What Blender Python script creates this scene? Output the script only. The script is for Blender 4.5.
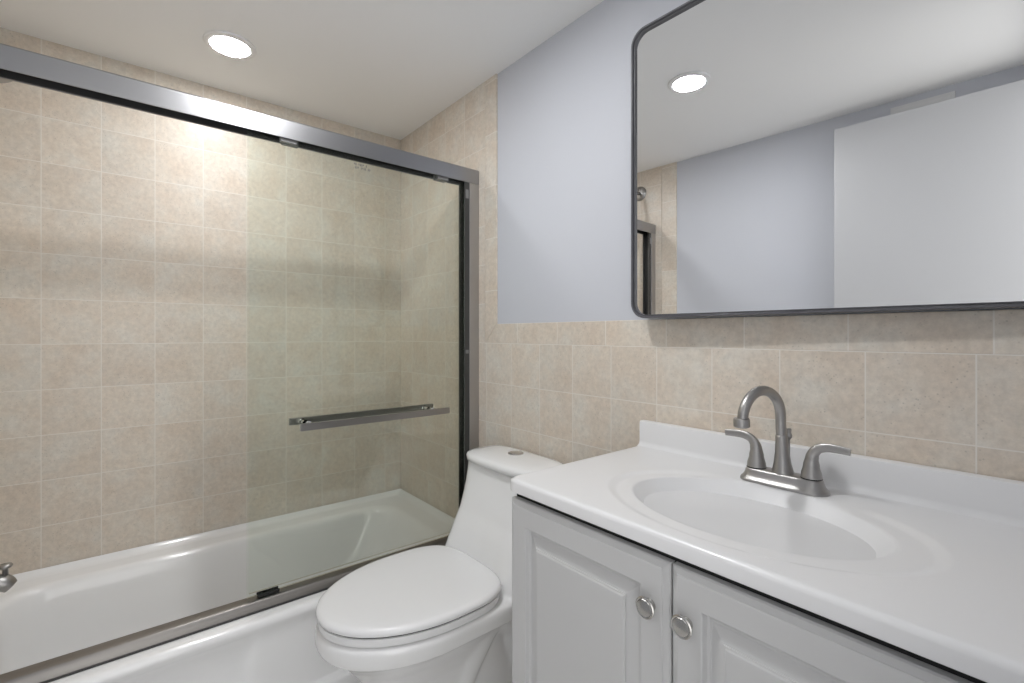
import bpy, bmesh, math
from mathutils import Vector, Matrix
sc = bpy.context.scene
for o in list(bpy.data.objects): bpy.data.objects.remove(o)

# ---------------------------------------------------------------- camera, world, exposure
CX, CY, CZ, YAW, F = 2.2653, 0.4095, 1.16, 0.68665, 475.83
cam_d = bpy.data.cameras.new('camera'); cam = bpy.data.objects.new('camera', cam_d)
sc.collection.objects.link(cam); sc.camera = cam
cam_d.sensor_width = 36.0; cam_d.lens = F * 36.0 / 1024
cam_d.shift_y = -(341.5 - 334.62) / 1024
cam_d.clip_start = 0.01
cam.location = (CX, CY, CZ)
cam.rotation_euler = (math.pi / 2, 0, math.pi / 2 - YAW)   # looks to -x turned towards +y

world = bpy.data.worlds.new('world'); sc.world = world; world.use_nodes = True
bg = world.node_tree.nodes['Background']
bg.inputs[0].default_value = (1.0, 0.995, 0.985, 1); bg.inputs[1].default_value = 1.5

sc.view_settings.view_transform = 'Standard'; sc.view_settings.look = 'None'
sc.view_settings.gamma = 1; sc.view_settings.use_curve_mapping = False
sc.view_settings.exposure = 0.66
LAMP_TUB, LAMP_ROOM = 78.0, 168.0     # emission of the two recessed downlights

# ---------------------------------------------------------------- helpers
C = sc.collection
def new_obj(name, me, mat=None, parent=None):
    o = bpy.data.objects.new(name, me); C.objects.link(o)
    if mat: me.materials.append(mat)
    if parent: o.parent = parent
    return o
def bobj(name, bm, mat, parent=None, smooth=False, bevel=0, seg=2, sub=0, autosmooth=None):
    bmesh.ops.recalc_face_normals(bm, faces=bm.faces[:])
    me = bpy.data.meshes.new(name); bm.to_mesh(me); bm.free()
    o = new_obj(name, me, mat, parent)
    if smooth:
        for p in me.polygons: p.use_smooth = True
        if autosmooth: me.set_sharp_from_angle(angle=autosmooth)
    if bevel:
        m = o.modifiers.new('bevel', 'BEVEL'); m.width = bevel; m.segments = seg; m.limit_method = 'ANGLE'
        m.harden_normals = False
    if sub:
        m = o.modifiers.new('sub', 'SUBSURF'); m.levels = sub; m.render_levels = sub
    return o
def box(bm, x0, x1, y0, y1, z0, z1):
    v = [bm.verts.new((x, y, z)) for x in (x0, x1) for y in (y0, y1) for z in (z0, z1)]
    for f in ((0,1,3,2),(4,6,7,5),(0,4,5,1),(2,3,7,6),(0,2,6,4),(1,5,7,3)): bm.faces.new([v[i] for i in f])
def mbox(*a):
    bm = bmesh.new(); box(bm, *a); return bm
def prism(bm, prof, axis, a0, a1):
    """closed 2-D profile extruded along an axis; profile coords are the other two axes in order"""
    def P(p, a):
        if axis == 'x': return (a, p[0], p[1])
        if axis == 'y': return (p[0], a, p[1])
        return (p[0], p[1], a)
    A = [bm.verts.new(P(p, a0)) for p in prof]; B = [bm.verts.new(P(p, a1)) for p in prof]
    n = len(prof)
    bm.faces.new(A); bm.faces.new(B[::-1])
    for i in range(n): bm.faces.new((A[i], A[(i+1)%n], B[(i+1)%n], B[i]))
def loft(bm, rings, cap0=True, cap1=True):
    R = [[bm.verts.new(p) for p in r] for r in rings]
    n = len(R[0])
    for a, b in zip(R, R[1:]):
        for i in range(n): bm.faces.new((a[i], a[(i+1)%n], b[(i+1)%n], b[i]))
    if cap0: bm.faces.new(R[0][::-1])
    if cap1: bm.faces.new(R[-1])
    return R
def lathe(bm, prof, M=None, n=40):
    """profile (r, z) about local z, placed by matrix M"""
    M = M or Matrix.Identity(4)
    rings = [[M @ Vector((max(r, 1e-5)*math.cos(2*math.pi*i/n), max(r, 1e-5)*math.sin(2*math.pi*i/n), z)) for i in range(n)] for r, z in prof]
    loft(bm, rings)
def sweep(bm, pts, radii, up=Vector((0, 0, 1)), n=20):
    """tube along pts; radii are r or (r_side, r_up)"""
    pts = [Vector(p) for p in pts]; rings = []
    for i, p in enumerate(pts):
        t = (pts[min(i+1, len(pts)-1)] - pts[max(i-1, 0)]).normalized()
        s = t.cross(up)
        if s.length < 1e-4: s = Vector((1, 0, 0))
        s.normalize(); u = s.cross(t).normalized()
        r = radii[i] if i < len(radii) else radii[-1]
        ra, rb = (r, r) if not isinstance(r, tuple) else r
        rings.append([p + s*ra*math.cos(2*math.pi*k/n) + u*rb*math.sin(2*math.pi*k/n) for k in range(n)])
    loft(bm, rings)
def smooth_path(pts, vals, k=6):
    """Catmull-Rom through points with interpolated values"""
    P = [Vector(p) for p in pts]; out = []; ov = []
    tup = isinstance(vals[0], tuple)
    for i in range(len(P)-1):
        a, b, c, d = P[max(i-1, 0)], P[i], P[i+1], P[min(i+2, len(P)-1)]
        for j in range(k):
            t = j/k
            out.append(0.5*((2*b)+(c-a)*t+(2*a-5*b+4*c-d)*t*t+(3*b-a-3*c+d)*t**3))
            s = t*t*(3-2*t)
            ov.append(tuple(x+(y-x)*s for x, y in zip(vals[i], vals[i+1])) if tup else vals[i]+(vals[i+1]-vals[i])*s)
    out.append(P[-1]); ov.append(vals[-1]); return out, ov
def thing(name, label, cat, loc=(0, 0, 0), rotz=0, group=None):
    o = bpy.data.objects.new(name, None); C.objects.link(o); o.empty_display_size = .05
    o.location = loc; o.rotation_euler = (0, 0, rotz)
    o['label'] = label; o['category'] = cat
    if group: o['group'] = group
    return o
def rebase(root):
    """children were built in world coordinates: shift their mesh so the Empty can sit at the thing's base"""
    M = Matrix.Translation(-Vector(root.location))
    def rec(o):
        for c in o.children:
            if c.type == 'MESH': c.data.transform(M)
            rec(c)
    rec(root)
def struct(o):
    o['kind'] = 'structure'; return o

# ---------------------------------------------------------------- materials
def mat(name, col, rough=0.5, metal=0.0, spec=0.5, noise=None, bump=None, coat=0, aniso=0):
    m = bpy.data.materials.new(name); m.use_nodes = True; nt = m.node_tree; b = nt.nodes['Principled BSDF']
    b.inputs['Base Color'].default_value = (*col, 1); b.inputs['Roughness'].default_value = rough
    b.inputs['Metallic'].default_value = metal; b.inputs['Specular IOR Level'].default_value = spec
    b.inputs['Coat Weight'].default_value = coat
    tc = nt.nodes.new('ShaderNodeTexCoord')
    if noise:
        scale, amt = noise
        n = nt.nodes.new('ShaderNodeTexNoise'); n.inputs['Scale'].default_value = scale; n.inputs['Detail'].default_value = 5
        nt.links.new(tc.outputs['Object'], n.inputs['Vector'])
        r = nt.nodes.new('ShaderNodeMapRange'); r.inputs[3].default_value = 1-amt; r.inputs[4].default_value = 1+amt
        nt.links.new(n.outputs['Fac'], r.inputs[0])
        mx = nt.nodes.new('ShaderNodeVectorMath'); mx.operation = 'SCALE'; mx.inputs[0].default_value = col
        nt.links.new(r.outputs[0], mx.inputs['Scale']); nt.links.new(mx.outputs[0], b.inputs['Base Color'])
    if bump:
        scale, st = bump[:2]
        n = nt.nodes.new('ShaderNodeTexNoise'); n.inputs['Scale'].default_value = scale; n.inputs['Detail'].default_value = 3
        src = tc.outputs['Object']
        if len(bump) > 2:
            mp = nt.nodes.new('ShaderNodeMapping'); mp.inputs['Scale'].default_value = bump[2]
            nt.links.new(src, mp.inputs[0]); src = mp.outputs[0]
        nt.links.new(src, n.inputs['Vector'])
        bp = nt.nodes.new('ShaderNodeBump'); bp.inputs['Strength'].default_value = st; bp.inputs['Distance'].default_value = .001
        nt.links.new(n.outputs['Fac'], bp.inputs['Height']); nt.links.new(bp.outputs[0], b.inputs['Normal'])
    return m
M_paint = mat('lavender_grey_paint', (.54, .555, .60), .65, noise=(3, .015), bump=(300, .08))
M_ceil = mat('ceiling_paint', (.91, .91, .905), .75, noise=(2, .015), bump=(250, .08))
M_trimw = mat('white_door_paint', (.52, .525, .54), .35)
M_porc = mat('white_porcelain', (.84, .84, .84), .12, spec=.5, coat=.3)
M_tub = mat('white_tub_enamel', (.85, .85, .85), .16, spec=.5, coat=.3)
M_marble = mat('white_cultured_marble', (.76, .76, .765), .28, noise=(4, .01), coat=.2)
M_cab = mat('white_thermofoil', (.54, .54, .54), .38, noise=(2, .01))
M_plastic = mat('white_seat_plastic', (.83, .83, .835), .22)
M_nickel = mat('brushed_nickel', (.39, .38, .37), .38, metal=1, bump=(60, .10, (1, 1, 14)))
M_knob = mat('satin_nickel', (.50, .49, .47), .25, metal=1)
M_chrome = mat('chrome', (.62, .61, .60), .1, metal=1)
M_jamb = mat('gunmetal_jamb', (.47, .46, .455), .38, metal=1, bump=(30, .12, (20, 1, .03)))
M_frame = mat('gunmetal_rail', (.35, .35, .36), .30, metal=1, bump=(30, .12, (1, .03, 20)))
M_track = mat('brushed_track', (.29, .275, .26), .42, metal=1, bump=(30, .1, (1, .03, 20)))
M_bar = mat('towel_bar_metal', (.33, .32, .31), .33, metal=1, bump=(30, .1, (1, .03, 20)))
M_dark = mat('dark_channel_and_shade', (.045, .045, .045), .45)  # dark parts, also painted shade in the header and under the seat
M_blackm = mat('black_metal_frame', (.10, .10, .11), .34, spec=.6)
M_black = mat('black_plastic_and_gap_shade', (.01, .01, .01), .6)  # black parts, also painted shade in the door and lid gaps
M_floor = mat('grey_floor_tile', (.68, .67, .65), .4, noise=(6, .06))
M_gasket = mat('clear_plastic', (.22, .22, .22), .25)

def glass_mat():
    m = bpy.data.materials.new('green_tinted_clear_glass'); m.use_nodes = True; nt = m.node_tree
    nt.nodes.remove(nt.nodes['Principled BSDF']); out = nt.nodes['Material Output']
    tr = nt.nodes.new('ShaderNodeBsdfTransparent'); tr.inputs[0].default_value = (.986, .997, .983, 1)
    gl = nt.nodes.new('ShaderNodeBsdfGlossy'); gl.inputs['Roughness'].default_value = .0
    gl.inputs['Color'].default_value = (.9, .93, .9, 1)
    fr = nt.nodes.new('ShaderNodeFresnel'); fr.inputs['IOR'].default_value = 1.34
    mx = nt.nodes.new('ShaderNodeMixShader')
    nt.links.new(fr.outputs[0], mx.inputs[0]); nt.links.new(tr.outputs[0], mx.inputs[1]); nt.links.new(gl.outputs[0], mx.inputs[2])
    nt.links.new(mx.outputs[0], out.inputs[0]); return m
M_glass = glass_mat()
def mirror_mat():
    m = mat('mirror_silver', (.88, .885, .89), 0.0, metal=1); return m
M_mirror = mirror_mat()
def emis(name, col, s):
    m = bpy.data.materials.new(name); m.use_nodes = True; nt = m.node_tree
    b = nt.nodes['Principled BSDF']; b.inputs['Base Color'].default_value = (.9, .9, .9, 1)
    b.inputs['Emission Color'].default_value = (*col, 1); b.inputs['Emission Strength'].default_value = s
    return m


def tile_mat(name, uaxis, uoff, pu=.155, voff=1.127, pv=.155, one_d=None):
    """glazed beige square tiles with pale grout, laid out in the wall's own metres"""
    m = bpy.data.materials.new(name); m.use_nodes = True; nt = m.node_tree; N = nt.nodes; L = nt.links
    b = N['Principled BSDF']
    g = N.new('ShaderNodeNewGeometry'); sp = N.new('ShaderNodeSeparateXYZ'); L.new(g.outputs['Position'], sp.inputs[0])
    def math_(op, a, c=None, d=None):
        n = N.new('ShaderNodeMath'); n.operation = op
        for i, v in enumerate((a, c, d)):
            if v is None: continue
            if isinstance(v, (int, float)): n.inputs[i].default_value = v
            else: L.new(v, n.inputs[i])
        return n.outputs[0]
    def cell(axis, off, p):
        s = math_('DIVIDE', math_('SUBTRACT', sp.outputs[axis], off), p)
        fl = math_('FLOOR', s); fr = math_('FRACT', s)
        d = math_('MULTIPLY', math_('MINIMUM', fr, math_('SUBTRACT', 1.0, fr)), p)
        return fl, d
    cu, du = cell(uaxis, uoff, pu)
    if one_d:
        cv, dist = None, du
    else:
        cv, dv = cell('Z', voff, pv); dist = math_('MINIMUM', du, dv)
    mr = N.new('ShaderNodeMapRange'); mr.interpolation_type = 'SMOOTHSTEP'
    mr.inputs[1].default_value = .0006; mr.inputs[2].default_value = .0017; L.new(dist, mr.inputs[0])
    tile = mr.outputs[0]                                  # 0 in grout, 1 on the tile
    cb = N.new('ShaderNodeCombineXYZ'); L.new(cu, cb.inputs[0])
    if cv: L.new(cv, cb.inputs[1])
    wn = N.new('ShaderNodeTexWhiteNoise'); wn.noise_dimensions = '3D'; L.new(cb.outputs[0], wn.inputs['Vector'])
    ofs = N.new('ShaderNodeVectorMath'); ofs.operation = 'MULTIPLY_ADD'
    L.new(wn.outputs['Color'], ofs.inputs[0]); ofs.inputs[1].default_value = (3, 3, 3); L.new(g.outputs['Position'], ofs.inputs[2])
    n1 = N.new('ShaderNodeTexNoise'); n1.inputs['Scale'].default_value = 9; n1.inputs['Detail'].default_value = 6; n1.inputs['Roughness'].default_value = .6
    n2 = N.new('ShaderNodeTexNoise'); n2.inputs['Scale'].default_value = 70; n2.inputs['Detail'].default_value = 5; n2.inputs['Roughness'].default_value = .7
    n3 = N.new('ShaderNodeTexVoronoi'); n3.inputs['Scale'].default_value = 120
    n4 = N.new('ShaderNodeTexNoise'); n4.inputs['Scale'].default_value = 22; n4.inputs['Detail'].default_value = 3
    for n in (n1, n2, n3, n4): L.new(ofs.outputs[0], n.inputs['Vector'])
    cr = N.new('ShaderNodeValToRGB'); L.new(n1.outputs['Fac'], cr.inputs[0])
    e = cr.color_ramp.elements; e[0].position = .30; e[0].color = (.635, .545, .45, 1); e[1].position = .68; e[1].color = (.672, .632, .562, 1)
    k = e.new(.5); k.color = (.658, .588, .502, 1)
    # fine speckle and little pits
    r2 = N.new('ShaderNodeMapRange'); r2.inputs[1].default_value = .25; r2.inputs[2].default_value = .75; r2.inputs[3].default_value = .85; r2.inputs[4].default_value = 1.13
    L.new(n2.outputs['Fac'], r2.inputs[0])
    pit = N.new('ShaderNodeMapRange'); pit.inputs[1].default_value = .0; pit.inputs[2].default_value = .24; pit.inputs[3].default_value = .60; pit.inputs[4].default_value = 1.0
    L.new(n3.outputs['Distance'], pit.inputs[0])
    gate = N.new('ShaderNodeMapRange'); gate.inputs[1].default_value = .42; gate.inputs[2].default_value = .6; L.new(n4.outputs['Fac'], gate.inputs[0])
    pg = N.new('ShaderNodeMix'); pg.data_type = 'FLOAT'; L.new(gate.outputs[0], pg.inputs[0]); pg.inputs[2].default_value = 1.0; L.new(pit.outputs[0], pg.inputs[3])
    tv = N.new('ShaderNodeMapRange'); tv.inputs[3].default_value = .965; tv.inputs[4].default_value = 1.03; L.new(wn.outputs['Value'], tv.inputs[0])
    f = math_('MULTIPLY', math_('MULTIPLY', r2.outputs[0], pg.outputs[0]), tv.outputs[0])
    sc_ = N.new('ShaderNodeVectorMath'); sc_.operation = 'SCALE'; L.new(cr.outputs[0], sc_.inputs[0]); L.new(f, sc_.inputs['Scale'])
    mx = N.new('ShaderNodeMix'); mx.data_type = 'RGBA'; L.new(tile, mx.inputs[0])
    mx.inputs[6].default_value = (.75, .71, .65, 1); L.new(sc_.outputs[0], mx.inputs[7])
    L.new(mx.outputs[2], b.inputs['Base Color'])
    b.inputs['Roughness'].default_value = .36; b.inputs['Specular IOR Level'].default_value = .4
    h = math_('ADD', tile, math_('MULTIPLY', n2.outputs['Fac'], .25))
    bp = N.new('ShaderNodeBump'); bp.inputs['Strength'].default_value = .13; bp.inputs['Distance'].default_value = .001
    L.new(h, bp.inputs['Height']); L.new(bp.outputs[0], b.inputs['Normal'])
    return m
T_back = tile_mat('beige_tile_back_wall', 'Y', .197)
T_side = tile_mat('beige_tile_side_walls', 'X', 1.986 - .155*13)
T_cap = tile_mat('beige_trim_tile_course', 'X', 1.958 - .204*8, .204, one_d=True)
T_strip = tile_mat('beige_trim_tile_column', 'Z', 1.127, .204, one_d=True)

# ---------------------------------------------------------------- room shell
W, HC = 1.524, 2.165          # tiled width between the two long walls, ceiling height
XF = 2.277                    # inner face of the wall with the doorway
struct(bobj('floor', mbox(-.1, 3.6, -.12, 1.65, -.05, 0), M_floor))
struct(bobj('ceiling', mbox(-.1, XF+.11, -.12, 1.65, HC, HC+.05), M_ceil))
struct(bobj('wall_back', mbox(-.1, 0, -.12, 1.65, 0, HC), T_back))
struct(bobj('wall_right', mbox(0, XF+.11, W+.006, 1.65, 0, HC), M_paint))
struct(bobj('wall_left', mbox(0, XF+.11, -.12, -.006, 0, HC), M_paint))
bm = bmesh.new()
DY0, DY1, DZ = .035, .665, 2.09          # doorway the photograph is taken from
box(bm, XF, XF+.11, -.006, DY0, 0, HC); box(bm, XF, XF+.11, DY1, W+.006, 0, HC); box(bm, XF, XF+.11, DY0, DY1, DZ, HC)
struct(bobj('wall_front', bm, M_paint))
# tile facing, 6 mm proud of the paint
ZC0, ZC1, XS0, XS1 = 1.127, 1.201, .737, .811
def facing(nm, y0, y1, wains, strips):
    bm = bmesh.new(); box(bm, 0, XS0-.001, y0, y1, 0, HC)
    if wains: box(bm, XS0-.001, XF, y0, y1, 0, ZC0+.006)
    return struct(bobj(nm, bm, T_side))
facing('trim_1', W, W+.0065, True, True)
facing('trim_2', -.0065, 0, False, False)
bm = bmesh.new()      # column of trim tiles beside the shower, mitred into the course
prism(bm, [(XS0+.0005, ZC0+.0005), (XS1, ZC1+.001), (XS1, HC), (XS0+.0005, HC)], 'y', W-.0005, W+.0065)
struct(bobj('trim_3', bm, T_strip, bevel=.0012))
bm = bmesh.new()
prism(bm, [(XS0+.002, ZC0+.0005), (XF, ZC0+.0005), (XF, ZC1), (XS1+.001, ZC1)], 'y', W-.0005, W+.0065)
struct(bobj('trim_4', bm, T_cap, bevel=.0012))
struct(bobj('trim_5', mbox(XS0, XS1+.02, -.0065, .0005, 0, HC), T_strip, bevel=.0025))

# door leaf standing open against the left wall, seen in the mirror
dl = struct(bobj('door_1', mbox(1.626, 2.27, .045, .080, .012, 2.078), M_trimw, bevel=.0015))
def knob_bm(M):
    bm = bmesh.new()
    lathe(bm, [(0, 0), (.032, 0), (.032, .004), (.012, .008), (.010, .022), (.018, .03), (.027, .042), (.027, .052), (.018, .06), (0, .062)], M); return bm
bobj('door_knob', knob_bm(Matrix.Translation((1.69, .0795, .95)) @ Matrix.Rotation(-math.pi/2, 4, 'X')), M_knob, dl, True)

# ---------------------------------------------------------------- ceiling lights
def downlight(x, y, label, power):
    t = thing('recessed_light', label, 'ceiling light', (x, y, HC), 0, 'recessed ceiling lights')
    bm = bmesh.new(); R = .080
    lathe(bm, [(R, 0.0), (R, -.003), (R-.002, -.006), (R-.012, -.0085), (R-.018, -.0088), (R-.020, -.0080), (R-.020, 0.0)], n=64)
    # make it a ring: remove caps
    for f in [f for f in bm.faces if len(f.verts) > 4]: bm.faces.remove(f)
    bobj('trim_ring', bm, mat('white_light_trim', (.85, .85, .85), .4), t, True, autosmooth=.6)
    bm = bmesh.new()
    lathe(bm, [(0, -.004), (R-.0205, -.004), (R-.0205, -.0084), (R-.022, -.0095), (R-.03, -.0105), (0, -.0115)], n=64)
    bobj('diffuser', bm, emis('lit_diffuser', (.985, .99, 1.0), power), t, True)
    return t
downlight(.37, .70, 'round white recessed light in the ceiling over the bathtub', LAMP_TUB)
downlight(1.295, .784, 'round recessed light in mid room ceiling, seen only reflected in the mirror', LAMP_ROOM)

# vent high on the left wall, seen in the mirror above the door
vt = thing('air_vent', 'white rectangular vent high on wall above the open door, seen in mirror', 'vent', (1.92, -.006, 2.05))
bm = bmesh.new(); box(bm, 1.815, 2.02, -.0062, .004, 2.0, 2.134)
bobj('vent_frame', bm, mat('vent_white', (.66, .66, .66), .5), vt, bevel=.002)
bm = bmesh.new()
box(bm, 1.828, 2.007, .0035, .0055, 2.010, 2.121)
bobj('vent_plate', bm, mat('vent_plate_white', (.68, .68, .68), .5), vt, bevel=.001)
rebase(vt)

# ---------------------------------------------------------------- bathtub
def rrect(x0, x1, y0, y1, r, n=8, m=110):
    pts = []
    def line(a, b, k):
        for i in range(k): t = i/k; pts.append((a[0]+(b[0]-a[0])*t, a[1]+(b[1]-a[1])*t))
    cs = [((x1-r, y0+r), -90), ((x1-r, y1-r), 0), ((x0+r, y1-r), 90), ((x0+r, y0+r), 180)]
    ends = []
    for (c, a) in cs:
        arc = [(c[0]+r*math.cos(math.radians(a+90*i/n)), c[1]+r*math.sin(math.radians(a+90*i/n))) for i in range(n+1)]
        ends.append(arc)
    for i in range(4):
        pts.extend(ends[i][:-1]); line(ends[i][-1], ends[(i+1) % 4][0], m)
    return pts
t = thing('bathtub', 'white alcove bathtub with apron front, behind the sliding glass doors', 'bathtub', (.38, .762, 0))
ZT, ZW = .345, .366
G = .003
def ring(xf, z, zwall=None, x0=G, y0=G, y1=W-G, r=.006):
    out = []
    for (x, y) in rrect(x0, xf, y0, y1, r):
        zz = z
        if zwall is not None and x < .58 : zz = zwall
        xx = x
        if x > xf-.001 and .095 < z < .315:          # apron panel: deeper on the left half, slanted seam
            s = y - (.705 + (.345-z)*(-.16))
            k = max(0, min(1, .5 - s/.012))
            xx = x - .013*k*min(1, (z-.095)/.03+.2)*min(1, (.315-z)/.03)
        out.append((xx, y, zz))
    return out
rings = [ring(.772, 0), ring(.772, .078), ring(.768, .086), ring(.752, .094), ring(.750, .10), ring(.750, .14), ring(.750, .2), ring(.750, .26),
         ring(.751, .29), ring(.755, .308), ring(.761, .320), ring(.762, .328), ring(.760, .337), ring(.753, ZT-.0015),
         ]
o = []
for (x, y, z) in ring(.745, ZT, ZW): o.append((x, y, z))
rings.append(o)
o = []
for (x, y) in rrect(.018, .735, .018, W-.018, .02): o.append((x, y, ZT+.004 if x < .58 else ZT))
rings.append(o)
for (x0, x1, y0, y1, r, z) in [(.035, .72, .035, 1.49, .04, ZT), (.082, .668, .085, 1.425, .11, ZT-.001), (.092, .658, .095, 1.41, .115, ZT-.004),
        (.102, .649, .105, 1.395, .12, ZT-.012), (.108, .643, .112, 1.383, .12, ZT-.025), (.118, .634, .12, 1.36, .12, .27),
        (.135, .618, .135, 1.30, .12, .16), (.152, .602, .15, 1.24, .12, .10), (.18, .575, .18, 1.19, .11, .068), (.23, .52, .24, 1.12, .09, .06)]:
    rings.append([(x, y, z) for x, y in rrect(x0, x1, y0, y1, r)])
bm = bmesh.new(); loft(bm, rings)
bobj('tub_shell', bm, M_tub, t, True, autosmooth=1.1)
bm = bmesh.new(); lathe(bm, [(0, .0585), (.03, .0585), (.03, .0625), (.02, .0635), (0, .0625)], Matrix.Translation((.37, .30, .002)))
bobj('drain', bm, M_chrome, t, True)
rebase(t)

# tub spout
t = thing('tub_spout', 'brushed nickel tub spout with diverter knob at the left edge over the bathtub', 'spout', (.38, 0, .47))
p, r = smooth_path([(.38, .001, .492), (.38, .06, .492), (.38, .12, .490), (.38, .157, .482), (.38, .173, .468)], [(.029, .028), (.027, .026), (.024, .024), (.022, .023), (.019, .017)])
bm = bmesh.new(); sweep(bm, p, r, n=28); bobj('spout_body', bm, M_nickel, t, True, autosmooth=1.0)
bm = bmesh.new(); lathe(bm, [(.006, .500), (.006, .519), (.012, .522), (.015, .527), (.012, .532), (0, .533)], Matrix.Translation((.38, .163, 0)), 20)
bobj('diverter_knob', bm, M_nickel, t, True)
rebase(t)

# shower head on its arm
t = thing('shower_fixture', 'nickel shower head on curved arm at wall above the bathtub, far left', 'shower', (.59, 0, 2.03))
bm = bmesh.new(); lathe(bm, [(0, -.001), (.044, -.001), (.044, .003), (.032, .009), (.011, .012), (0, .012)], Matrix.Translation((.59, 0, 2.03)) @ Matrix.Rotation(-math.pi/2, 4, 'X'))
bobj('flange', bm, M_nickel, t, True)
p, r = smooth_path([(.59, .004, 2.03), (.59, .05, 2.022), (.59, .10, 1.985), (.59, .130, 1.93), (.59, .145, 1.875)], [.0095]*5)
bm = bmesh.new(); sweep(bm, p, r, up=Vector((1, 0, 0))); bobj('shower_arm', bm, M_nickel, t, True)
bm = bmesh.new(); lathe(bm, [(0, .01), (.013, .01), (.014, -.008), (.022, -.04), (.036, -.078), (.040, -.086), (.040, -.094), (.035, -.096), (0, -.096)], Matrix.Translation((.59, .147, 1.872)) @ Matrix.Rotation(.20, 4, 'X'))
bobj('spray_head', bm, M_nickel, t, True, autosmooth=.9)
rebase(t)

# ---------------------------------------------------------------- sliding shower doors
t = thing('shower_enclosure', 'frameless sliding glass shower doors in gunmetal rails standing on tub rim', 'shower door', (.69, .762, .345))
XFR = .697                                  # front face of header and jambs
H0, H1 = 1.764, 1.822
bm = bmesh.new()                            # header: a channel open below
prism(bm, [(XFR, H0), (XFR, H1-.004), (XFR-.004, H1), (.640, H1), (.636, H1-.004), (.636, H0), (.640, H0), (.640, H1-.016), (XFR-.003, H1-.016), (XFR-.003, H0)], 'y', .001, W-.001)
bobj('header_rail', bm, M_frame, t)
bm = bmesh.new(); box(bm, .6405, XFR-.0035, .002, W-.002, H1-.022, H1-.0165)
box(bm, .6405, .6445, .002, W-.002, H0+.001, H1-.022)
box(bm, XFR-.0075, XFR-.0035, .002, W-.002, H0+.003, H1-.022)
bobj('header_shade', bm, M_dark, t)  # dark boxes that stand in for the shade inside the header
ZR = .3455
bm = bmesh.new()
prism(bm, [(.711, ZR), (.711, ZR+.006), (.706, ZR+.018), (.700, ZR+.026), (.694, ZR+.028), (.664, ZR+.028), (.662, ZR+.027), (.662, ZR)], 'y', .004, W-.004)
bobj('bottom_track', bm, M_track, t, True, autosmooth=.9, bevel=.001)
bm = bmesh.new(); box(bm, .7115, .7165, .006, W-.006, ZR+.0002, ZR+.0035); bobj('track_gasket', bm, M_dark, t)
for (ya, yb, s) in ((W-.001, W-.046, -1), (.001, .046, 1)):
    bm = bmesh.new(); lo, hi = min(ya, yb), max(ya, yb)
    box(bm, .672, XFR-.0005, lo, hi, ZR+.031, H0-.0005)
    j = bobj('wall_jamb', bm, M_jamb, t, bevel=.002)
    bm = bmesh.new()
    box(bm, .650, .6715, min(ya, yb-s*.0005), max(ya, yb-s*.0005), ZR+.031, H0-.0005)
    for xa, xb_ in ((.6500, .6545), (.6885, .6945)): box(bm, xa, xb_, min(yb, yb+s*.0215), max(yb, yb+s*.0215), ZR+.031, H0-.0005)
    bobj('jamb_channel', bm, M_dark, j)
    bm = bmesh.new()
    bm.free()
    for z0, z1 in ((1.70, 1.735), (1.085, 1.10)):
        bobj('bumper', mbox(.6915, .6965, min(yb+s*.003, yb+s*.018), max(yb+s*.003, yb+s*.018), z0, z1), M_gasket, j, bevel=.001)
P0, P1 = .694, 1.4765
def panel(xg, y0, y1, out, nm):
    g = bobj('glass_panel', mbox(xg-.003, xg+.003, y0, y1, ZR+.036, H0+.018), M_glass, t)
    # hangers in the header
    for y in (y0+.115, y1-.115):
        bm = bmesh.new(); box(bm, xg-.0065, xg+.0065, y-.024, y+.024, H0-.010, H0+.012)
        bobj('roller_hanger', bm, M_gasket, g, bevel=.001)
    # towel bar with its standoffs
    s = 1 if out else -1
    xb = xg + s*.044
    bm = bmesh.new(); box(bm, min(xb, xb+s*.012), max(xb, xb+s*.012), .830, 1.360, .865, .887)
    bar = bobj('towel_bar', bm, M_bar, g, bevel=.0008)
    for y in (.868, 1.318):
        bm = bmesh.new(); R_ = Matrix.Translation((xg+s*.003, y, .8755)) @ Matrix.Rotation(s*math.pi/2, 4, 'Y')
        lathe(bm, [(0, 0), (.010, 0), (.010, .004), (.007, .006), (.007, .037), (.009, .038), (.009, .0415), (0, .0415)], R_, 24)
        bobj('standoff', bm, M_chrome, bar, True, autosmooth=.6)
    return g
go = panel(.682, P0, P1, True, 'outer'); gi = panel(.660, P0+.010, P1+.0002, False, 'inner')
bm = bmesh.new()      # etched safety mark near the panel's top edge (illegible at this size)
for r_, (n_, w_) in enumerate(((9, .0032), (11, .0026))):
    for i in range(n_):
        if (i*7+r_*3) % 5 == 4: continue
        y = 1.015 + i*(.0052 if r_ == 0 else .0050) + r_*.004; z = 1.741 - r_*.011
        box(bm, .6852, .6856, y, y+w_, z-(.008 if (i+r_) % 3 else .0055), z)
bobj('etched_mark', bm, mat('etched_grey', (.22, .22, .2), .7), go)
bm = bmesh.new(); box(bm, .672, .676, 0.722, .782, ZR+.0315, ZR+.040); box(bm, .689, .693, 0.722, .782, ZR+.0315, ZR+.040); box(bm, .672, .693, 0.722, .782, ZR+.0305, ZR+.034)
bobj('bottom_guide', bm, M_black, t, bevel=.001)
rebase(t)

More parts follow.
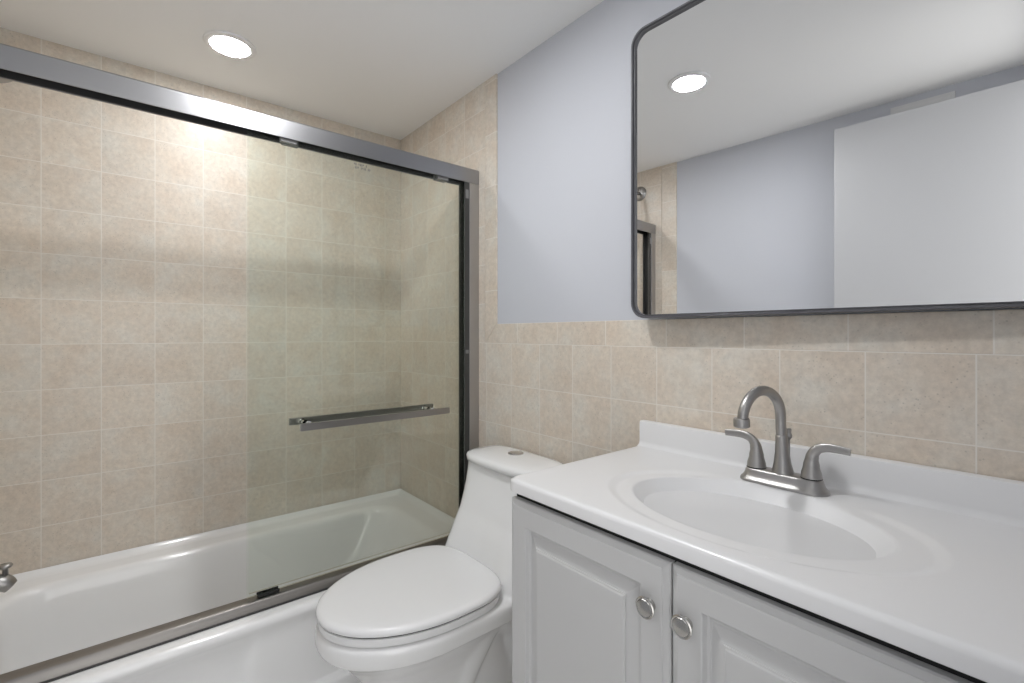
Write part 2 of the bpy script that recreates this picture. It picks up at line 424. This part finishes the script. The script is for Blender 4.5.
# ---------------------------------------------------------------- toilet
TX = 1.035
def egg(z, yf, yb, hw, e_f=2.0, e_b=3.2, ysplit=None, n=56, cx=TX):
    ys = ysplit if ysplit is not None else yf + (yb-yf)*.5
    out = []
    for i in range(n):
        a = 2*math.pi*i/n; c, s = math.cos(a), math.sin(a)
        e = e_b if s > 0 else e_f
        L = (yb-ys) if s > 0 else (ys-yf)
        out.append((cx + hw*math.copysign(abs(c)**(2/e), c), ys + L*math.copysign(abs(s)**(2/e), s), z))
    return out
t = thing('toilet', 'white one piece elongated toilet with closed lid between bathtub and vanity', 'toilet', (TX, 1.2, 0))
bm = bmesh.new()
SX = TX+.018
def eg2(*k): return egg(*k, cx=SX)
loft(bm, [eg2(0, .915, 1.46, .112, 2.4, 3, 1.2), eg2(.03, .915, 1.46, .112, 2.4, 3, 1.2), eg2(.05, .93, 1.45, .100, 2.4, 3, 1.2), eg2(.15, .93, 1.42, .082, 2.3, 3, 1.15),
          eg2(.22, .91, 1.38, .082, 2.2, 2.6, 1.12), eg2(.27, .880, 1.39, .096, 2.1, 2.6, 1.08), eg2(.31, .848, 1.43, .120, 2.05, 2.8, 1.05), eg2(.34, .818, 1.48, .146, 2.05, 3.4, 1.05), eg2(.355, .800, 1.505, .168, 2.05, 4, 1.05),
          eg2(.365, .788, 1.508, .194, 2.05, 4, 1.06), eg2(.380, .782, 1.508, .199, 2.0, 4, 1.06), eg2(.402, .783, 1.508, .201, 2.0, 4, 1.06), eg2(.412, .785, 1.508, .200, 2.0, 4, 1.06), eg2(.418, .792, 1.506, .195, 2.0, 4, 1.06)])
col_rings = []
for z, yf, hw, dcv, cc in [(.36, 1.205, .196, .04, 1.05), (.415, 1.210, .199, .045, 1.05), (.44, 1.220, .198, .045, 1.05), (.464, 1.233, .196, .040, 1.049), (.50, 1.256, .191, .027, 1.045), (.533, 1.277, .187, .015, 1.041),
                           (.567, 1.300, .184, .006, 1.038), (.61, 1.317, .182, 0, 1.036), (.65, 1.330, .181, 0, 1.035), (.69, 1.338, .180, 0, 1.035), (.722, 1.341, .180, 0, 1.035)]:
    rg = []
    for x, y, zz in egg(z, yf, 1.508, hw, 5.5, 5, 1.42, n=80, cx=cc):
        if y < 1.42: y += dcv*max(0, 1-((x-cc)/hw)**2)*(1.42-y)/(1.42-yf)
        rg.append((x, y, zz))
    col_rings.append(rg)
loft(bm, col_rings)
for s in (-1, 1):     # trapway relief on both sides
    p, r = smooth_path([(TX+s*.045, .99, .20), (TX+s*.06, 1.06, .12), (TX+s*.065, 1.14, .13), (TX+s*.068, 1.20, .22), (TX+s*.07, 1.27, .30), (TX+s*.07, 1.345, .27), (TX+s*.07, 1.375, .18), (TX+s*.07, 1.385, .03)],
                       [.045, .048, .045, .045, .045, .045, .045, .048])
    sweep(bm, p, r, n=24)
b = bobj('toilet_body', bm, M_porc, t, True)
m = b.modifiers.new('remesh', 'REMESH'); m.mode = 'VOXEL'; m.voxel_size = .006; m.use_smooth_shade = True
m = b.modifiers.new('smooth', 'SMOOTH'); m.factor = .6; m.iterations = 7
bm = bmesh.new()
loft(bm, [egg(.7235, 1.336, 1.510, .180, 4, 5, 1.43), egg(.7245, 1.328, 1.513, .188, 4, 5, 1.43), egg(.740, 1.326, 1.513, .190, 4, 5, 1.43), egg(.747, 1.330, 1.511, .187, 4, 5, 1.43), egg(.752, 1.342, 1.503, .176, 3.6, 4.2, 1.43),
          egg(.756, 1.36, 1.488, .14, 3.2, 3.4, 1.43), egg(.758, 1.39, 1.465, .09, 2.6, 2.6, 1.43), egg(.7585, 1.415, 1.445, .04, 2, 2, 1.43)])
lidk = bobj('tank_lid', bm, M_porc, t, True)
bm = bmesh.new(); MB_ = Matrix.Translation((1.03, 1.438, .7575)); lathe(bm, [(0, 0), (.027, 0), (.027, .003), (.024, .0045), (.0225, .003), (.0215, .005), (.016, .0062), (0, .0066)], MB_)
fb = bobj('flush_button', bm, M_chrome, lidk, True, autosmooth=.5)
def seat_ring(z, d, hole=False):
    return egg(z, .786+d, 1.264-d, .199-d, 2.0, 3.4, 1.07, cx=SX)
bm = bmesh.new()
loft(bm, [seat_ring(.4200, .008), seat_ring(.4205, .0035), seat_ring(.431, .0015), seat_ring(.4395, .0020), seat_ring(.4402, .004)])
bobj('seat_ring', bm, M_plastic, t, True, autosmooth=.8)
bm = bmesh.new(); loft(bm, [seat_ring(.4400, .0060), seat_ring(.4460, .0060)]); bobj('lid_gap_shade', bm, M_black, t)  # black slab painting the shade line between seat and lid
bm = bmesh.new(); loft(bm, [seat_ring(.4165, .010), seat_ring(.4203, .010)]); bobj('bowl_gap_shade', bm, M_dark, t)  # dark slab painting the shade between bowl rim and seat
bm = bmesh.new()
loft(bm, [seat_ring(.4450, .010), seat_ring(.4452, .001), seat_ring(.452, -.002), seat_ring(.4585, .0), seat_ring(.4625, .006), seat_ring(.4640, .014), seat_ring(.4650, .04), seat_ring(.4655, .09), seat_ring(.4655, .14)])
bobj('seat_lid', bm, M_plastic, t, True, autosmooth=.8)
for s in (-1, 1):
    bm = bmesh.new(); p, r = smooth_path([(SX+s*.045, 1.255, .438), (SX+s*.085, 1.255, .438), (SX+s*.145, 1.248, .438)], [.011, .0125, .011], 3); sweep(bm, p, r, n=18)
    bobj('hinge', bm, M_plastic, t, True, autosmooth=.9)
rebase(t)

# ---------------------------------------------------------------- vanity cabinet
VX0, VX1, VC, YF = 1.482, 2.272, 1.8765, 1.036
ZTOP = .860
t = thing('vanity_cabinet', 'white vanity cabinet with two raised panel doors beside the toilet', 'cabinet', (VC, 1.28, 0))
KX0, KX1, KC = 1.486, 2.246, 1.865
bm = bmesh.new()
box(bm, KX0, KX0+.016, YF+.025, W-.004, 0, .8315); box(bm, KX1-.016, KX1, YF+.025, W-.004, 0, .8315)
box(bm, KX0+.016, KX1-.016, W-.012, W-.004, .10, .8315); box(bm, KX0+.016, KX1-.016, YF+.025, W-.012, .10, .116); box(bm, KX0+.016, KX1-.016, YF+.085, YF+.1, 0, .10)
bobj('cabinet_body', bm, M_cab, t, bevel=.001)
bobj('door_gap_shade', mbox(KX0+.003, KX1-.003, YF+.0235, YF+.0248, .102, .8315), M_black, t)  # black sheet standing in for shade around the doors and below the counter
def rp_door(x0, x1, z0, z1, yf):
    """raised-panel door: nested rectangles stepped in depth"""
    bm = bmesh.new()
    steps = [(0, .018), (0, .0075), (.002, .0050), (.0095, .0018), (.0105, .0004), (.0125, 0), (.048, 0), (.050, .0012), (.053, .0075), (.056, .0098), (.060, .0100), (.078, .0042), (.0795, .0040), (.0800, .0022), (.0825, .0018), (.0845, .0004), (.088, 0)]
    prev = None; first = None
    for d, dep in steps:
        q = [bm.verts.new((x, yf+dep, z)) for x, z in ((x0+d, z0+d), (x1-d, z0+d), (x1-d, z1-d), (x0+d, z1-d))]
        if prev:
            for i in range(4): bm.faces.new((prev[i], prev[(i+1)%4], q[(i+1)%4], q[i]))
        else: first = q
        prev = q
    bm.faces.new(prev); bm.faces.new(first[::-1])
    return bm
YD = YF+.005
for (x0, x1, kx) in ((KX0+.001, KC-.0018, 1.832), (KC+.0018, KX1-.001, 1.8935)):
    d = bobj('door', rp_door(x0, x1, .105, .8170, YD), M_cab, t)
    bm = bmesh.new()
    lathe(bm, [(0, 0), (.0095, 0), (.0085, .003), (.0070, .007), (.0080, .010), (.0140, .0115), (.0163, .0130), (.0166, .0150), (.0150, .0162), (.0140, .0156), (.0132, .0156), (.0122, .0170), (.007, .0182), (0, .0186)],
          Matrix.Translation((kx, YD, .743)) @ Matrix.Rotation(math.pi/2, 4, 'X'))
    bobj('knob', bm, M_knob, d, True, autosmooth=.7)
rebase(t)

# ---------------------------------------------------------------- vanity top with integral oval bowl
t = thing('bathroom_sink', 'glossy white vanity top with integral oval sink bowl and backsplash', 'sink', (VC, 1.28, .833))
BX, BY, AX, AY = 1.877, 1.255, .209, .140
RX, RY, RCY = .257, .183, 1.245
RCX = 1.885
n = 256
def ell(cx, cy, a, b_, z, e=2.0):
    return [(cx+a*math.copysign(abs(math.cos(q))**(2/e), math.cos(q)), cy+b_*math.copysign(abs(math.sin(q))**(2/e), math.sin(q)), z) for q in [2*math.pi*i/n for i in range(n)]]
def rect_ring(x0, x1, y0, y1, z):
    """same number of points as the ellipses: radial projection of the ellipse angles onto a rectangle, corners kept"""
    cx, cy = RCX, RCY; out = []
    angs = [math.atan2(RY*math.sin(2*math.pi*i/n), RX*math.cos(2*math.pi*i/n)) % (2*math.pi) for i in range(n)]
    cor = [(x1, y1), (x0, y1), (x0, y0), (x1, y0)]
    for a in angs:
        dx, dy = math.cos(a), math.sin(a)
        k = min(((x1-cx)/dx if dx > 1e-9 else 1e9), ((x0-cx)/dx if dx < -1e-9 else 1e9), ((y1-cy)/dy if dy > 1e-9 else 1e9), ((y0-cy)/dy if dy < -1e-9 else 1e9))
        out.append([cx+dx*k, cy+dy*k, z])
    for c in cor:      # snap nearest ring point to each corner
        j = min(range(n), key=lambda i: (out[i][0]-c[0])**2+(out[i][1]-c[1])**2); out[j] = [c[0], c[1], z]
    return [tuple(p) for p in out]
YB = W-.001
bm = bmesh.new()
RG = []
def rounded(ring_, inset, rc=.022):
    out = []
    for (x, y, z) in ring_:
        for (cx, sx) in ((VX0+inset+rc, -1), (VX1-inset-rc, 1)):
            if (x-cx)*sx > 0 and y < YF+inset+rc:
                dx_, dy_ = x-cx, y-(YF+inset+rc); k = max(abs(dx_), abs(dy_))/math.hypot(dx_, dy_)
                x, y = cx+dx_*k, YF+inset+rc+dy_*k
                break
        out.append((x, y, z))
    return out
for inset, z in ((0.004, .8320), (0, .8345), (0, .852), (.0012, .856), (.004, .8588), (.008, ZTOP)):
    RG.append(rounded(rect_ring(VX0+inset, VX1-inset, YF+inset, YB if inset < .02 else YB-.03, z), inset) if inset < .02 else rect_ring(VX0+inset, VX1-inset, YF+inset, YB-.03, z))
RG.append(rect_ring(VX0+.022, VX1-.022, YF+.012, YB-.012, ZTOP))
def mixr(k, z):
    return ell(RCX+(BX-RCX)*k, RCY+(BY-RCY)*k, RX+(AX-RX)*k, RY+(AY-RY)*k, z)
def back(rg):       # the deck under the faucet stays level
    out = []
    for x, y, z in rg:
        g_ = max(0, min(1, (abs(x-FX0)-.085)/.10)); g_ = g_*g_*(3-2*g_)
        w = (1-g_)*max(0, min(1, (1.402-y)/.045)) + g_
        w = w*w*(3-2*w); out.append((x, y, ZTOP-(ZTOP-z)*w))
    return out
FX0 = 1.875
for k in range(13):
    q = k/12; RG.append(back(ell(RCX, RCY, RX+.010-.024*q, RY-.022*q, ZTOP-.0050*(q*q*(3-2*q)))))
RG += [back(mixr(.60, ZTOP-.0054)), back(mixr(.85, ZTOP-.0060)), mixr(.97, ZTOP-.0068), ell(BX, BY, AX, AY, ZTOP-.0082)]
for q in (.985, .965, .935, .90, .85, .79, .72, .64, .55, .46, .37, .28, .19):
    RG.append(ell(BX, BY, AX*q, max(AY*q, .018 if q < .2 else 0), ZTOP-.0082-.104*(1-q**1.95)))
RG.append(ell(BX, BY, .018, .018, ZTOP-.0082-.1032))
R = loft(bm, RG, cap0=True, cap1=True)
top = bobj('countertop', bm, M_marble, t, True, autosmooth=.9)
bm = bmesh.new()
ybs = 1.500
prof = [(YB, ZTOP-.002), (YB, .923), (YB-.003, .926), (ybs+.006, .926), (ybs+.0015, .924), (ybs, .920), (ybs, .872), (ybs-.002, .865), (ybs-.007, .8612), (ybs-.013, ZTOP-.0005)]
prism(bm, prof, 'x', VX0+.001, VX1-.001)
bobj('backsplash', bm, M_marble, t, True, autosmooth=.7)
bm = bmesh.new(); lathe(bm, [(0, 0), (.024, 0), (.026, .002), (.022, .004), (.017, .003), (.014, .006), (0, .007)], Matrix.Translation((BX, BY, ZTOP-.1118))); bobj('drain', bm, M_nickel, t, True)
rebase(t)

# ---------------------------------------------------------------- faucet
FX, FY = 1.8745, 1.427
t = thing('faucet', 'brushed nickel two handle centerset faucet with high arc spout behind the sink bowl', 'faucet', (FX, FY, ZTOP))
def stad(L, Rr, z, n=64):
    out = []
    for i in range(n):
        a = 2*math.pi*i/n; c, s = math.cos(a), math.sin(a)
        out.append((FX + (L-Rr)*math.tanh(c*7)/math.tanh(7) + Rr*c, FY + Rr*s, z))
    return out
bm = bmesh.new()
loft(bm, [stad(.0815, .0300, ZTOP+.0002), stad(.0815, .0300, ZTOP+.0030), stad(.0800, .0285, ZTOP+.0058), stad(.0768, .0255, ZTOP+.0085), stad(.0738, .0228, ZTOP+.0130), stad(.0718, .0210, ZTOP+.0185), stad(.0708, .0200, ZTOP+.0225), stad(.0695, .0187, ZTOP+.0250), stad(.0670, .0162, ZTOP+.0262)])
bobj('deck_plate', bm, M_nickel, t, True, autosmooth=.8)
ZP = ZTOP+.026
for s in (-1, 1):
    hx = FX + s*.0508
    bm = bmesh.new(); lathe(bm, [(0, 0), (.0185, 0), (.0185, .0018), (0, .0018)], Matrix.Translation((hx, FY, ZP))); g = bobj('handle_gasket', bm, M_black, t)
    p, r = smooth_path([(hx, FY, ZP+.0015), (hx, FY, ZP+.008), (hx, FY, ZP+.024), (hx+s*.001, FY, ZP+.039), (hx+s*.005, FY, ZP+.051), (hx+s*.015, FY-.001, ZP+.0600), (hx+s*.034, FY-.002, ZP+.0635), (hx+s*.064, FY-.003, ZP+.0620)],
                       [(.0185, .0185), (.0175, .0175), (.0138, .0138), (.0105, .0112), (.0078, .0096), (.0050, .0085), (.0030, .0078), (.0026, .0068)], 7)
    bm = bmesh.new(); sweep(bm, p, [(b_, a_) for a_, b_ in r], up=Vector((0, 1, 0)), n=28)
    bobj('lever_handle', bm, M_nickel, t, True, autosmooth=1.0)
bm = bmesh.new(); lathe(bm, [(0, 0), (.0198, 0), (.0190, .004), (.0158, .018), (.0128, .040), (.0113, .062), (.0110, .0735), (.0100, .0745), (0, .0745)], Matrix.Translation((FX, FY, ZP-.0005)) @ Matrix.Rotation(-.035, 4, 'Y')); bobj('spout_base', bm, M_nickel, t, True, autosmooth=.8)
PH = math.radians(14); dx, dy = -math.sin(PH), -math.cos(PH); RA = .0545; ZA = .9965
pts = [(FX-.0024, FY, ZP+.070), (FX-.003, FY, .965), (FX-.0037, FY, .98)]
for i in range(25):
    a = math.pi*i/24; d_ = RA*(1-math.cos(a)); pts.append((FX-.004+dx*d_, FY+dy*d_, ZA+RA*math.sin(a)))
pts.append((FX-.004+dx*(2*RA+.001), FY+dy*(2*RA+.001), .9945))
bm = bmesh.new(); sweep(bm, pts, [.0096]*len(pts), up=Vector((dy, -dx, 0)), n=28); bobj('spout', bm, M_nickel, t, True, autosmooth=1.0)
tx, ty = FX-.004+dx*(2*RA+.002), FY+dy*(2*RA+.002)
bm = bmesh.new(); lathe(bm, [(0, 0), (.0130, 0), (.0145, .0015), (.0145, .0135), (.0130, .0165), (0, .0165)], Matrix.Translation((tx, ty, .9850)) @ Matrix.Rotation(.10, 4, 'X')); bobj('aerator', bm, M_nickel, t, True, autosmooth=.6)
bm = bmesh.new(); lathe(bm, [(0, -.003), (.0026, -.003), (.0026, .058), (.0035, .060), (.0062, .064), (.0066, .068), (.005, .0715), (.0045, .074), (.0055, .078), (.0045, .0815), (0, .082)], Matrix.Translation((FX+.0015, FY+.0245, ZP+.003)), 20)
bobj('lift_rod', bm, M_nickel, t, True)
rebase(t)

# ---------------------------------------------------------------- wall mirror
TH = .034
MX0, MX1, MZ0, MZ1 = 1.480, 2.256, 1.203, 1.968
MW = MX1-MX0; MH = MZ1-MZ0
# local frame: x along the mirror, y out of the wall negative; left end leans out from the wall a little
cxm = Dxm = 2.2653-.37; b0 = 1.08
mx_c = (MX0+MX1)/2; my_c = CY + b0 + math.tan(TH)*(mx_c-cxm)
t = thing('wall_mirror', 'square wall mirror with rounded corners and thin black metal frame above the sink', 'mirror', (mx_c, my_c, MZ0), math.atan(math.tan(TH)))
def rr2(hw, z0, z1, r, y, n=10):
    out = []
    for (cx, cz, a0) in ((hw-r, z0+r, -90), (hw-r, z1-r, 0), (-hw+r, z1-r, 90), (-hw+r, z0+r, 180)):
        for i in range(n+1):
            a = math.radians(a0+90*i/n); out.append((cx+r*math.cos(a), y, cz+r*math.sin(a)))
    return out
h = MW/2
def rrd(d, y, R0=.042): return rr2(h-d, d, MH-d, max(R0-d, .012), y)
bm = bmesh.new()
L_ = [rrd(0, .014), rrd(0, -.0105), rrd(.001, -.0115), rrd(.0050, -.0115), rrd(.0056, -.0105), rrd(.0056, .001), rrd(.0056, .014)]
loft(bm, L_ + [L_[0]], False, False)
bmesh.ops.remove_doubles(bm, verts=bm.verts[:], dist=1e-6)
fr = bobj('frame', bm, M_blackm, t, True, autosmooth=.6)
bm = bmesh.new()
L_ = [rrd(.0054, .004), rrd(.0054, -.001), rrd(.0068, -.001), rrd(.0072, -.0060), rrd(.0090, -.0060), rrd(.0095, -.0005), rrd(.0095, .004)]
loft(bm, L_ + [L_[0]], False, False)
bmesh.ops.remove_doubles(bm, verts=bm.verts[:], dist=1e-6)
bobj('inner_lip', bm, M_blackm, fr, True, autosmooth=.6)
bm = bmesh.new(); f1 = [bm.verts.new(p) for p in rrd(.0058, 0)]; f2 = [bm.verts.new(p) for p in rrd(.0058, .006)]
bm.faces.new(f1); bm.faces.new(f2[::-1])
for i in range(len(f1)): bm.faces.new((f1[i], f1[(i+1) % len(f1)], f2[(i+1) % len(f1)], f2[i]))
bobj('mirror_glass', bm, M_mirror, t)
